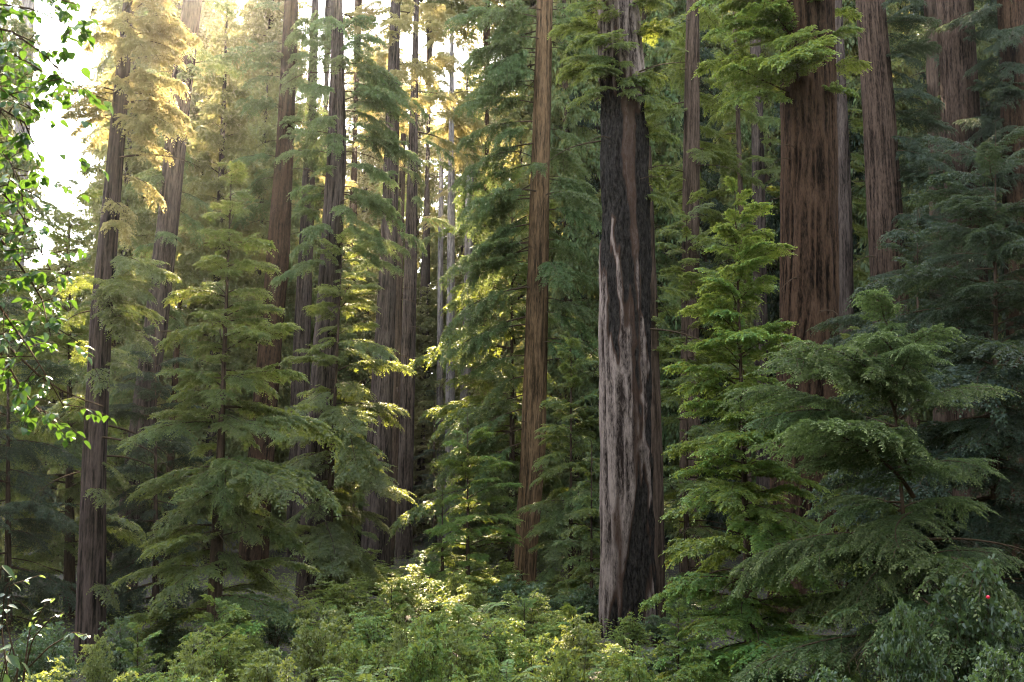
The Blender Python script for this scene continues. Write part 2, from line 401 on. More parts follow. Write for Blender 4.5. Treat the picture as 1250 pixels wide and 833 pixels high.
HEM = dict(rise=.16, droop=.34, width=.40, sdroop=.26, hang=.22, sp=.085, ts=.070, tl=(.10, .22), tw=.036, ll=.075)
S_HEM = BoughSet(L_HEM, (.8, 1.5, 2.3), 3, 100, **HEM)
S_HEMN = BoughSet(L_NEAR, (.9, 1.5, 2.1), 3, 150, rise=.12, droop=.30, width=.46, sdroop=.34, hang=.30, sp=.070, ts=.045, tl=(.08, .18), tw=.019, K=4, ll=.044)
S_FRESH = BoughSet(L_FRESH, (.7, 1.3, 2.0), 3, 200, rise=.30, droop=.34, width=.42, sdroop=.18, hang=.18, sp=.075, ts=.060, tl=(.09, .19), tw=.032, ll=.065)
S_BLUE_SHADE = BoughSet(L_BLUE_SHADE, (1.2, 2.2, 3.0), 3, 300, rise=.05, droop=.30, width=.42, sdroop=.34, hang=.35, sp=.085, ts=.07, tl=(.11, .24), tw=.032, ll=.07)
S_GREY = BoughSet(L_GREY, (1.0, 1.8, 2.6), 3, 400, rise=.12, droop=.32, width=.44, sdroop=.22, hang=.22, sp=.09, ts=.075, tl=(.12, .25), tw=.036, ll=.08)
S_RED = BoughSet(L_RED_SUNLIT, (1.4, 2.4, 3.6), 3, 500, rise=.10, droop=.35, width=.36, sdroop=.5, hang=.4, sp=.09, ts=.075, tl=(.14, .30), tw=.042, ll=.10, bare=.2, jit=.5, clump=.15)
S_REDG = BoughSet(L_REDG, (1.4, 2.4, 3.6), 3, 560, rise=.10, droop=.35, width=.36, sdroop=.5, hang=.4, sp=.09, ts=.075, tl=(.14, .30), tw=.042, ll=.10, bare=.2, jit=.5, clump=.15)
S_COARSE = BoughSet(L_BACK, (1.4, 2.6, 4.0), 2, 600, rise=.12, droop=.34, width=.42, sdroop=.4, hang=.5, sp=.20, ts=.15, tl=(.30, .55), tw=.13, jit=.6, K=1, ll=.30)

def add_branch(root, T, z, az, pitch, L, bs, g, split, roll=None):
    x, y, r = T.pos(z)
    (L0, stem, fol, both, _), k = bs.pick(L, g)
    loc = np.array((x + .6 * r * math.cos(az), y + .6 * r * math.sin(az), z)) - T.base
    rot = (R(g.uniform(-16, 16)) if roll is None else roll, -pitch, az)
    k = (k * g.uniform(.92, 1.08), k * g.uniform(.9, 1.15), k * g.uniform(.8, 1.2))
    if split:
        b = obj('branch', stem, root, loc, rot, k); obj('foliage', fol, b)
    else:
        b = obj('branch', both, root, loc, rot, k)
    return b

def conifer(name, label, cat, px, py_top, py_base, Y, half_px, bs, n, bark=B_DARK, w=(3, 14), group='young conifers in the understory', split=True, seed=0,
            z_low=0.04, pit=(38, -6), power=.75, az_bias=None, lean=0, base_px=None):
    """young conifer: apex at (px, py_top), widest crown half_px pixels each side"""
    g = random.Random(seed + 77)
    bx = px if base_px is None else base_px
    T = Trunk([(bx, py_base, w[1]), ((px + bx) / 2 + lean, (py_top + py_base) / 2, w[0] * .6 + w[1] * .25), (px * .97 + bx * .03, py_top * .95 + py_base * .05, .9), (px, py_top, .4)], Y, up=.05)
    root = thing(name, label, cat, T.base, group)
    obj('trunk', trunk_mesh(T, bark, 20, 50, ridge=.012, rw=.05, seed=seed), root)
    _, t = at(px, (py_top + py_base) / 2, Y); Lm = half_px * t / FPX
    H = T.z1 - T.z0; az = g.uniform(0, 6)
    for i in range(n):
        f = ((i + g.random()) / n) ** .82                  # 0 top, 1 bottom
        z = T.z1 - .02 - f * (1 - z_low) * H
        L = Lm * (.07 + .93 * min(1, f * 1.5) ** power) * (g.uniform(.5, .85) if g.random() < .35 else g.uniform(.8, 1.2))
        z += g.gauss(0, .012) * H
        az += 2.4 + g.uniform(-.5, .5)
        a = az if az_bias is None or g.random() < .35 else az_bias + g.uniform(-1.1, 1.1)
        L *= 1 + .22 * math.sin(a + seed) + .20 * math.sin(f * 21 + 2 * a + seed * 1.7)
        if g.random() < .16: continue
        if f > .62 and g.random() < .16:                    # bare dead limb
            (_, stem, _, _, _), k = bs.pick(max(L, .3), g); x, y, r = T.pos(z)
            obj('dead_branch', stem, root, np.array((x, y, z)) - T.base, (0, R(g.uniform(-5, 20)), a), k * .8); continue
        add_branch(root, T, z, a, R(pit[0] + (pit[1] - pit[0]) * min(1, f * 1.6) + g.gauss(0, 10)), max(L, .25), bs, g, split)
    return root, T

def redwood(label, pts, Y, bark, sides=56, rings=70, up=10, chars=None, branches=(), bs=None, group='redwood trunks standing in the grove', seed=0, ridge=.035, rw=.10, crown=None, name='redwood_tree', lump=.05, flare=.25, dead=9):
    """tall redwood: trunk, then branches = [(py, side, length px, count, spread)] or (py0, py1, count, length px, az mode)"""
    T = Trunk(pts, Y, up, flare)
    root = thing(name, label, 'tree', T.base, group)
    obj('trunk', trunk_mesh(T, bark, sides, rings, ridge, rw, seed, chars, lump), root)
    g = random.Random(seed * 13 + 5)
    for (y0, y1, n, lpx, mode, pitch, *own) in branches:
        bset = own[0] if own else (bs or S_RED)
        for i in range(n):
            py = y0 + (y1 - y0) * (i + g.random()) / n
            p, t = at(pts[0][0], py, Y)
            a = {'l': math.pi, 'r': 0.0, 'f': -math.pi / 2, 'lf': -2.6, 'rf': -.55, 'a': g.uniform(0, 6.28)}[mode] + g.uniform(-.6, .6)
            add_branch(root, T, p[2], a, R(pitch + g.uniform(-14, 14)), lpx * t / FPX * g.uniform(.6, 1.15), bset, g, False)
    for i in range(dead):
        z = T.z0 + (T.z1 - T.z0) * g.uniform(.22, .8); (_, stem, _, _, _), k = S_HEM.pick(1.2, g); x, y, r = T.pos(z); a = g.uniform(0, 6.28)
        obj('dead_branch', stem, root, np.array((x + .8 * r * math.cos(a), y + .8 * r * math.sin(a), z)) - T.base, (0, R(g.uniform(-5, 25)), a), g.uniform(.7, 1.9))
    if crown is not None:
        cm, ch = crown
        x, y, r = T.pos(T.z1 - 3)
        obj('crown', cm, root, np.array((x, y, T.z1 - 3)) - T.base, (0, 0, g.uniform(0, 6)), 1)
    return root, T

# whole crowns for trees that stand well back (one mesh per crown, shared between trees)
def crown_mesh(H, Lm, n, bs, seed, leaf, gap=0.0, power=.8, pit=(30, -14)):
    g = random.Random(seed); VV, FF, TT, MI, RG = [], [], [], [], []; o = 0; az = 0
    for i in range(n):
        f = (i + g.random()) / n
        if gap and g.random() < gap: continue
        L = Lm * (.14 + .86 * min(1, f * 1.7) ** power) * g.uniform(.55, 1.15)
        az += 2.4 + g.uniform(-.6, .6)
        (L0, _, _, _, (wv, wf, lv, lf, lt)), k = bs.pick(L, g)
        M = np.array(Euler((R(g.uniform(-20, 20)), -R(pit[0] + (pit[1] - pit[0]) * f + g.uniform(-12, 12)), az)).to_matrix()) * k
        z = H * (1 - f)
        V = np.concatenate([wv, lv]) @ M.T + np.array((0, 0, z))
        VV.append(V); FF.append(wf + o); FF.append(lf + o + len(wv)); MI += [np.zeros(len(wf), int), np.ones(len(lf), int)]
        TT.append(np.r_[np.zeros(len(wv)), lt]); RG.append(np.r_[np.full(len(wv), .5), lt * 0]); o += len(V)
    return mesh('crown', np.concatenate(VV), np.concatenate(FF), mats=[B_DARK, leaf], midx=np.concatenate(MI), attrs={'tip': np.concatenate(TT), 'ridge': np.concatenate(RG)})

CROWN = [crown_mesh(26, 4.2, 150, S_COARSE, 40 + i, L_BACK) for i in range(3)]
CROWN_DARK = [crown_mesh(26, 4.4, 150, S_COARSE, 80 + i, L_BLUE_SHADE) for i in range(2)]

# ------------------------------------------------------------------ the redwoods one can tell apart
G1 = 'redwood trunks standing in the grove'
redwood('slender brown redwood standing alone at the left, golden tufts of foliage round its top',
        [(110, 800, 36), (115, 560, 28), (124, 380, 25), (135, 260, 21), (147, 120, 17), (156, 20, 14)], 28, B_DUSK, 72, 150, 6, seed=1, rw=.08, ridge=.03,
        branches=[(5, 80, 11, 96, 'rf', 6), (10, 90, 9, 80, 'a', 6), (95, 165, 11, 92, 'rf', 0), (105, 165, 7, 66, 'l', 4), (170, 290, 6, 55, 'a', -6), (315, 400, 10, 92, 'rf', -6, S_GREY), (330, 520, 8, 60, 'a', -10, S_GREY), (560, 720, 6, 55, 'a', -14, S_GREY)])
redwood('grey leaning redwood with one sunlit edge behind the slender brown redwood',
        [(178, 480, 27), (190, 400, 27), (205, 270, 25), (221, 110, 25), (234, 10, 22)], 44, B_GREY, 64, 90, 9, seed=2,
        branches=[(0, 120, 8, 60, 'a', 5), (150, 330, 9, 60, 'a', -5), (350, 600, 12, 80, 'a', -10)], bs=S_REDG)
redwood('faint grey trunk against the white sky gap by the hazel leaves', [(18, 330, 20), (30, 110, 17), (34, 0, 15)], 72, B_HAZED, 32, 40, 10, seed=3)
redwood('dark brown redwood with a forked look half hidden by foliage, beside pale slim trunk',
        [(328, 440, 28), (340, 310, 27), (348, 180, 21), (353, 60, 18)], 56, B_RED, 56, 80, 12, seed=4,
        branches=[(60, 260, 16, 75, 'a', 0), (0, 200, 8, 60, 'f', 0)], bs=S_REDG)
redwood('thick grey brown redwood rising through the grey-green young fir',
        [(380, 730, 37), (392, 500, 31), (402, 350, 26), (411, 190, 23), (412, 60, 15), (411, 0, 13)], 42, B_GREY, 72, 120, 7, seed=5,
        branches=[(0, 130, 14, 85, 'a', 5), (100, 330, 16, 90, 'r', 0), (140, 330, 8, 60, 'l', 0), (30, 330, 9, 70, 'f', -5)], bs=S_REDG)
redwood('pale grey trunk seen between the forked brown redwood and thick grey brown redwood',
        [(362, 690, 27), (367, 450, 22), (374, 300, 17), (378, 190, 14)], 62, B_GREY, 48, 60, 12, seed=6, branches=[(150, 320, 8, 60, 'a', 0)])
redwood('broad dark redwood with a pale lit left edge at the end of the shrub clearing',
        [(457, 700, 37), (463, 540, 30), (469, 430, 24), (475, 290, 20), (478, 180, 17)], 57, B_GREY, 72, 90, 16, seed=7,
        branches=[(120, 330, 12, 60, 'a', -4), (-10, 170, 15, 80, 'a', 4, S_RED)], bs=S_REDG)
redwood('narrow dark brown trunk pressed against the broad redwood in the clearing', [(474, 690, 14), (480, 540, 14), (484, 420, 12)], 63, B_DARK, 36, 50, 14, seed=8)
redwood('straight grey two-toned redwood with dark shaded side beyond the shrub clearing',
        [(493, 670, 20), (496, 520, 19), (501, 330, 15), (503, 240, 13)], 66, B_GREY, 48, 70, 16, seed=9, branches=[(120, 300, 9, 50, 'a', -4), (-10, 170, 15, 80, 'a', 4, S_RED)], bs=S_REDG)
redwood('thin dark trunk between the two-toned redwood and the hazy slim trunks', [(549, 600, 13), (550, 420, 10), (551, 200, 8)], 74, B_HAZED, 32, 50, 12, seed=10,
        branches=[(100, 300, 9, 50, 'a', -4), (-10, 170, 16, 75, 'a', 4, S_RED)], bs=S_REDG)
redwood('slim pale trunk deep in the haze behind the thin dark trunk', [(538, 600, 9), (537, 470, 8), (538, 300, 7)], 88, B_HAZED, 24, 30, 10, seed=11, group='hazy slim trunks')
redwood('palest hazy trunk just left of the ochre barked redwood', [(565, 560, 13), (571, 400, 12), (573, 250, 10)], 86, B_HAZED, 28, 36, 10, seed=12, group='hazy slim trunks',
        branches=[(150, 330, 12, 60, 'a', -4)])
redwood('ochre barked redwood with long drooping sprays, centre of the grove',
        [(641, 690, 27), (651, 550, 31), (656, 350, 27), (661, 150, 22), (665, 0, 19)], 46, B_OLIVE, 80, 130, 8, seed=13, rw=.09,
        branches=[(0, 110, 16, 95, 'l', 2), (120, 330, 12, 105, 'l', -6), (0, 60, 8, 60, 'r', 0), (210, 420, 10, 75, 'r', -6), (60, 420, 14, 80, 'a', -8), (230, 560, 14, 110, 'l', -12)], bs=S_REDG)
CH = [[(-1.3, 95), (-.15, 90), (-.30, 240), (-.1, 330), (-.05, 390), (-.25, 340), (-.45, 300), (-.55, 250), (-.7, 290), (-.8, 340), (-1.3, 270)],
      [(-.78, 280), (-.62, 290), (-.48, 330), (-.40, 425), (-.55, 432), (-.72, 400)],
      [(.42, 120), (1.3, 110), (1.3, 470), (.80, 460), (.62, 380), (.40, 330), (.34, 240)],
      [(-.35, 210), (.0, 240), (.08, 300), (.22, 330), (.40, 420), (.46, 520), (.38, 520), (.25, 420), (.05, 345), (-.1, 330), (-.3, 290)],
      [(.2, 590), (.55, 560), (.75, 640), (.62, 730), (.42, 690), (.34, 800), (.12, 800), (.02, 745), (-.30, 762), (-.42, 810), (-1.3, 810), (-.95, 760), (-.35, 735), (-.1, 700), (.1, 640)],
      [(.70, 470), (1.3, 440), (1.3, 800), (.86, 800), (.80, 640)], [(-.30, 60), (-.18, 40), (-.1, 100), (-.3, 130)],
      [None, (-.35, 85), (.6, 85), (.6, 300), (.2, 330), (-.2, 300)], [None, (-.15, 330), (.05, 345), (.3, 440), (.30, 600), (.12, 560), (.0, 420)], [None, (-.6, 620), (-.42, 600), (-.35, 720), (-.6, 770)]]
redwood('great fire-scarred redwood with torn grey bark over black charred wood',
        [(770, 775, 70), (767, 640, 67), (765, 480, 67), (764, 300, 67), (762, 180, 63), (757, 70, 52), (754, 0, 46)], 31.5, B_BURNT, 240, 240, 6, chars=CH, seed=14, ridge=.11, rw=.15, lump=.05, flare=.1,
        branches=[(0, 125, 18, 66, 'lf', 2), (70, 125, 6, 50, 'f', -4), (0, 60, 5, 60, 'rf', 4), (85, 130, 7, 52, 'rf', -4), (110, 260, 8, 52, 'r', -10)], bs=S_HEM)
redwood('burnt black trunk standing just behind the fire-scarred redwood', [(801, 780, 26), (797, 560, 24), (792, 380, 22)], 34.5, B_DARK, 60, 70, 6, seed=15,
        branches=[(350, 440, 7, 40, 'rf', 0)], bs=S_HEM)
redwood('dark narrow trunk to the right of the fire-scarred redwood', [(842, 420, 22), (843, 260, 21), (845, 90, 18)], 48, B_DARK, 48, 60, 10, seed=16,
        branches=[(0, 420, 34, 85, 'a', -8)], bs=S_HEM)
redwood('slim grey trunk behind the bright spray, left of the massive redwood', [(929, 420, 17), (925, 180, 15), (922, 50, 13)], 60, B_GREY, 36, 50, 10, seed=17,
        branches=[(0, 330, 24, 60, 'a', -6)], bs=S_HEM)
redwood('very thin dark stem in the bright gap near the slim grey trunk', [(906, 330, 7), (903, 210, 6), (899, 90, 5)], 50, B_DARK, 20, 40, 8, seed=18,
        branches=[(60, 330, 16, 45, 'a', -6)], bs=S_HEM)
redwood('massive reddish brown redwood, widest trunk in the grove',
        [(982, 760, 92), (983, 560, 80), (988, 400, 69), (988, 200, 66), (986, 60, 65), (985, 0, 65)], 36, B_RED, 260, 220, 8, seed=19, ridge=.10, rw=.17, lump=.05,
        branches=[(-30, 140, 15, 120, 'lf', -2), (-40, 25, 5, 60, 'f', 0), (-20, 130, 5, 55, 'rf', 0)], bs=S_FRESH)
redwood('grey trunk edge showing behind the massive redwood', [(1033, 400, 18), (1031, 260, 18), (1027, 150, 16)], 48, B_GREY, 40, 50, 12, seed=20,
        branches=[(120, 330, 12, 50, 'r', -8)], bs=S_HEM)
redwood('leaning grey brown redwood right of the massive redwood',
        [(1087, 380, 44), (1081, 280, 41), (1073, 140, 37), (1062, 0, 33)], 44, B_BROWN, 110, 110, 9, seed=21, ridge=.05,
        branches=[(0, 200, 14, 70, 'rf', -4), (180, 420, 16, 80, 'rf', -12)], bs=S_BLUE_SHADE)
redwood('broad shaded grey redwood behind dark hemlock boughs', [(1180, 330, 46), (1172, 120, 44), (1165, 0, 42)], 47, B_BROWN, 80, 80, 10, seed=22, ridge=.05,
        branches=[(0, 200, 16, 80, 'a', -6), (150, 400, 14, 90, 'f', -12)], bs=S_BLUE_SHADE)
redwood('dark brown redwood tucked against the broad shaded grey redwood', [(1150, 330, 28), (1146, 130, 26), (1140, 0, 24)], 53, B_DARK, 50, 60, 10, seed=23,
        branches=[(0, 260, 18, 80, 'a', -8)], bs=S_BLUE_SHADE)
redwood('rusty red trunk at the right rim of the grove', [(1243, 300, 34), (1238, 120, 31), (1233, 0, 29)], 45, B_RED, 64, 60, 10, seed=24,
        branches=[(0, 260, 16, 80, 'lf', -6)], bs=S_BLUE_SHADE)
redwood('short reddish snag catching the sun between hemlock and leaning grey redwood', [(213, 480, 8), (217, 400, 7), (221, 362, 4)], 48, B_RED, 20, 30, .2, seed=25, group='snags')

# ------------------------------------------------------------------ young conifers of the understory
conifer('hemlock_tree', 'large drooping hemlock with feathery boughs beside the slender brown redwood', 'tree', 283, 195, 740, 27, 108, S_HEM, 135, w=(3, 18), base_px=262, seed=1, power=.6)
conifer('fir_tree', 'grey-green fir whose layered boughs screen the thick grey brown redwood', 'tree', 418, 290, 720, 40, 82, S_GREY, 105, w=(2, 13), base_px=398, seed=2, power=.4, z_low=.14)
conifer('fir_tree', 'bright yellow-green young fir with a thin dark stem before the massive redwood', 'tree', 897, 225, 840, 22, 104, S_FRESH, 195, w=(3, 15), base_px=917, seed=3, power=.6)
conifer('hemlock_tree', 'near hemlock with arching pale-tipped boughs at the lower right', 'tree', 1085, 385, 930, 18.5, 172, S_HEMN, 62, w=(3, 15), base_px=1124, seed=4, power=.35, z_low=.27, pit=(34, 8), az_bias=-2.6)
conifer('hemlock_tree', 'tall dusky hemlock filling the right rim with dark boughs', 'tree', 1215, 150, 860, 25, 175, S_BLUE_SHADE, 130, w=(4, 20), seed=5, power=.5, split=False)
conifer('hemlock_tree', 'dusky hemlock between the near hemlock and leaning grey brown redwood', 'tree', 1120, 255, 800, 29, 110, S_BLUE_SHADE, 100, w=(3, 14), seed=6, power=.35, split=False)
conifer('fir_tree', 'small fresh green fir rising from the shrubs left of the ochre redwood', 'tree', 571, 505, 720, 38, 66, S_FRESH, 70, w=(1.5, 6), seed=7, power=.8)
conifer('fir_tree', 'small pale green fir leaning into the shrub clearing', 'tree', 540, 600, 705, 40, 42, S_FRESH, 36, w=(1.5, 5), seed=8, power=.8)
conifer('fir_tree', 'dark layered fir between the ochre redwood and fire-scarred redwood', 'tree', 697, 400, 760, 38, 62, S_HEM, 95, w=(2, 8), seed=9, power=.5)
conifer('hemlock_tree', 'tall hemlock spreading behind the ochre redwood', 'tree', 625, 200, 720, 54, 105, S_HEM, 120, w=(2, 12), seed=10, power=.6, split=False)
conifer('hemlock_tree', 'shaded hemlock behind the slender brown redwood, left of it', 'tree', 85, 225, 780, 38, 110, S_HEM, 105, w=(3, 16), seed=11, power=.5, split=False)
conifer('hemlock_tree', 'dark hemlock under the leaning grey redwood', 'tree', 190, 380, 780, 36, 80, S_BLUE_SHADE, 80, w=(2, 10), seed=12, power=.5, split=False)
conifer('hemlock_tree', 'dark low hemlock behind the shrubs left of the fire-scarred redwood', 'tree', 722, 540, 770, 34, 50, S_HEM, 50, w=(1.5, 6), seed=13, power=.6, split=False)
conifer('hemlock_tree', 'hemlock filling the gap behind the burnt black trunk', 'tree', 838, 230, 800, 40, 85, S_HEM, 90, w=(2, 10), seed=14, power=.5, split=False)
conifer('hemlock_tree', 'dark hemlock at the foot of the massive redwood', 'tree', 1035, 400, 830, 28, 70, S_HEM, 70, w=(2, 8), seed=15, power=.5, split=False)
conifer('hemlock_tree', 'shaded hemlock at the left rim under the hazel leaves', 'tree', 10, 330, 800, 33, 100, S_BLUE_SHADE, 80, w=(2, 12), seed=16, power=.5, split=False)
conifer('hemlock_tree', 'blue-green hemlock at the far end of the shrub clearing', 'tree', 530, 470, 680, 72, 32, S_BLUE_SHADE, 40, w=(2, 8), seed=17, power=.5, split=False)
conifer('hemlock_tree', 'hemlock between the grey-green fir and broad dark redwood', 'tree', 432, 520, 705, 50, 34, S_HEM, 40, w=(2, 8), seed=18, power=.5, split=False)

# ------------------------------------------------------------------ trees standing farther back
def back_tree(px, Y, top_z, cm, label, bark, seed, w=22, scale=1.0, low=.75):
    g = random.Random(seed)
    p, t = at(px, 500, Y); x = p[0]
    T = Trunk([(px, 640, w), (px + g.uniform(-3, 3), 400, w * .85), (px + g.uniform(-6, 6), 150, w * .65)], Y, up=1)
    r0 = T.P[1, 3]; T.P = np.vstack([T.P[:2], [T.P[1, 0] + g.uniform(-.5, .5), Y, top_z, .05]]); T.z1 = top_z
    T.P[:2, 3] = r0
    root = thing('conifer_tree', label, 'tree', T.base, 'conifers standing farther back')
    obj('trunk', trunk_mesh(T, bark, 24, 40, .03, .14, seed), root)
    xx, yy, r = T.pos(T.z1)
    zs = top_z * .93 / 26
    o = obj('crown', cm, root, np.array((xx, yy, T.z1 - 26 * zs)) - T.base, (0, 0, g.uniform(0, 6)), (scale, scale, zs))
    return root

BACK = [(-40, 50, 34, 0), (60, 62, 22, 0), (130, 58, 33, 1), (255, 60, 36, 2), (300, 72, 37, 3), (330, 84, 33, 0), (390, 78, 34, 1), (440, 82, 25, 2), (520, 98, 25, 3),
        (590, 88, 25, 0), (640, 76, 34, 1), (700, 64, 38, 2), (740, 72, 38, 3), (800, 66, 40, 0), (870, 78, 36, 1), (960, 68, 40, 2), (1020, 62, 40, 3), (1110, 60, 40, 0),
        (1200, 64, 42, 1), (1260, 56, 42, 2), (1320, 48, 40, 3), (180, 78, 34, 2), (-10, 80, 20, 3), (600, 78, 13, 1), (510, 90, 12, 2)]
where = ['beyond the hazel leaves at the left rim', 'low against the white sky gap', 'behind the golden tufts of the slender redwood', 'between the leaning grey redwood and the forked one',
         'above the large drooping hemlock', 'behind the forked brown redwood', 'behind the thick grey brown redwood', 'left of the glowing haze, behind the broad dark redwood', 'in the middle of the glowing haze',
         'right of the glowing haze', 'directly behind the ochre redwood', 'between the ochre and the fire-scarred redwood', 'behind the fire-scarred redwood', 'behind the burnt black trunk', 'in the bright gap by the very thin stem',
         'behind the massive redwood', 'behind the grey trunk edge', 'behind the leaning grey brown redwood', 'behind the broad shaded grey redwood', 'behind the rusty red trunk', 'past the right rim',
         'deep behind the leaning grey redwood', 'lowest by the white sky gap', 'short, closing the shrub clearing', 'short, in the haze under the palest trunk']
adj = ['tall sunlit conifer', 'short conifer', 'golden-lit conifer', 'hazy conifer']
for i, (px, Y, tz, k) in enumerate(BACK):
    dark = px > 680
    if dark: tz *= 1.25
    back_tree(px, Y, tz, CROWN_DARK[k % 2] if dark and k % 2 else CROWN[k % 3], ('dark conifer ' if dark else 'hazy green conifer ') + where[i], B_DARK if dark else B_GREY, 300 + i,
              w=14 + (i * 7) % 9, scale=.9 + .03 * (i % 5))

# the far wood: trees nothing tells apart, one of each kind built and then copied
def far_wood():
    g = random.Random(9)
    tr = []
    for v in range(2):
        P = np.array([(0, 0, -1), (.1, 0, 15), (.2, .1, 30), (0, 0, 50)]); tv, tf = tube(P, np.array((.62, .5, .38, .06)), 14)
        tr.append(mesh('trunk', tv, tf, mats=[B_GREY if v else B_RED], attrs={'ridge': np.full(len(tv), .5)}, smooth=True))
    spots = []
    for row, (Y0, n) in enumerate(((92, 22), (112, 25), (134, 25), (158, 28))):
        for i in range(n): spots.append((((i + g.random()) / n - .5) * 1.32, Y0 + g.uniform(-9, 9)))
    for i, (q, y) in enumerate(spots):
        x = q * y; h = g.uniform(46, 62) * (y / 115) ** .45
        if -.51 < q < -.41: h *= .45
        elif q > .0: h = g.uniform(74, 92)
        elif -.41 < q < -.31: h = g.uniform(70, 84)
        elif -.24 < q: h = g.uniform(76, 86) if y < 102 else g.uniform(44, 64) * (y / 120) ** .6
        elif -.31 <= q: h = g.uniform(64, 71) * (y / 105) ** .4
        z0 = float(ground_z(x, y))
        lm = [(-9e9, 'beyond the left rim'), (20, 'by the white sky gap'), (120, 'between the slender brown and the leaning grey redwood'), (215, 'above the large drooping hemlock'), (340, 'between the forked brown redwood and the thick grey brown redwood'),
              (405, 'between the thick grey brown redwood and the broad dark redwood'), (475, 'between the broad dark redwood and the hazy slim trunks'), (560, 'between the palest hazy trunk and the ochre redwood'), (655, 'between the ochre and the fire-scarred redwood'),
              (760, 'between the fire-scarred redwood and the slim grey trunk'), (925, 'behind the massive redwood'), (1040, 'between the leaning grey brown and the broad shaded redwood'), (1170, 'behind the rusty red trunk')]
        px = 625 + FPX * q * .95; where_ = [w for p_, w in lm if px >= p_][-1]
        r = thing('conifer_tree', ('hazy far conifer ' if y < 103 else 'faint farther conifer ' if y < 125 else 'faintest farthest conifer ') + where_, 'tree', (x, y, z0), 'far wood of hazy conifers', g.uniform(0, 6))
        obj('trunk', tr[i % 2], r, (0, 0, 0), (0, 0, 0), (1, 1, h / 50))
        zs = h * .92 / 26 if h < 64 else 1.6
        if h >= 64 and -.24 < q < 0:                         # crowns lifted above the view, shaped to keep sun off the foreground
            zs = (h - 54) / 26
        elif h >= 64: obj('crown', CROWN[(i + 1) % 3], r, (0, 0, 3), (0, 0, 2), (1.35, 1.35, max(h - 30, 20) / 26))
        obj('crown', CROWN[i % 3], r, (0, 0, h - 26 * zs), (0, 0, 0), (1.45, 1.45, zs) if -.24 < q < 0 else (1.25, 1.25, zs))
far_wood()

# unseen wood added behind the camera and on both flanks, leaving light from above
def wood_behind():
    g = random.Random(21); VV, FF, TT, MI = [], [], [], []; o = 0
    bs = BoughSet(L_BACK, (1.4, 2.6, 4.0), 1, 640, rise=.12, droop=.34, width=.46, sdroop=.4, hang=.5, sp=.42, ts=.36, tl=(.5, 1.0), tw=.5, jit=.7, K=0)
    c = crown_mesh(26, 4.8, 90, bs, 50, L_BACK)
    v = np.empty(len(c.vertices) * 3, np.float32); c.vertices.foreach_get('co', v); v = v.reshape(-1, 3)
    f = np.empty(len(c.loops), np.int32); c.loops.foreach_get('vertex_index', f); f = f.reshape(-1, 4)
    mi = np.empty(len(c.polygons), np.int32); c.polygons.foreach_get('material_index', mi)
    t = np.empty(len(v), np.float32); c.attributes['tip'].data.foreach_get('value', t)
    spots = [(-36 + 8 * i + g.uniform(-2, 2), -15 + g.uniform(-4, 3)) for i in range(10)] + [(-40 + 9 * i + g.uniform(-2, 2), -26 + g.uniform(-4, 3)) for i in range(10)]
    spots += [(sx * (21 + .42 * max(0, y) + g.uniform(0, 4)), y) for sx in (-1, 1) for y in np.linspace(-8, 44, 8)] + [(30 + .5 * max(0, y) + g.uniform(0, 5), y) for y in np.linspace(-12, 40, 7)]
    for x, y in spots:
        h = g.uniform(24, 34) * (1.35 if x > 15 else 1); z0 = float(ground_z(x, y)); k = h / 27; a = g.uniform(0, 6.28); cs, sn = math.cos(a), math.sin(a)
        VV.append(np.stack([v[:, 0] * cs - v[:, 1] * sn + x, v[:, 0] * sn + v[:, 1] * cs + y, v[:, 2] * k + z0 + h - 26 * k], -1)); FF.append(f + o); MI.append(mi); TT.append(t); o += len(v)
        tv, tf = tube(np.array([(x, y, z0 - .5), (x, y, z0 + h * .5), (x, y, z0 + h)]), np.array((.5, .38, .05)), 10)
        VV.append(tv); FF.append(tf + o); MI.append(np.zeros(len(tf), int)); TT.append(np.zeros(len(tv))); o += len(tv)
    ob = obj('woods', mesh('woods', np.concatenate(VV), np.concatenate(FF), mats=[B_RED, L_BACK], midx=np.concatenate(MI), attrs={'tip': np.concatenate(TT)}))
    ob['kind'] = 'stuff'; ob['label'] = 'unseen conifer wood added round the clearing to block low side light'
wood_behind()

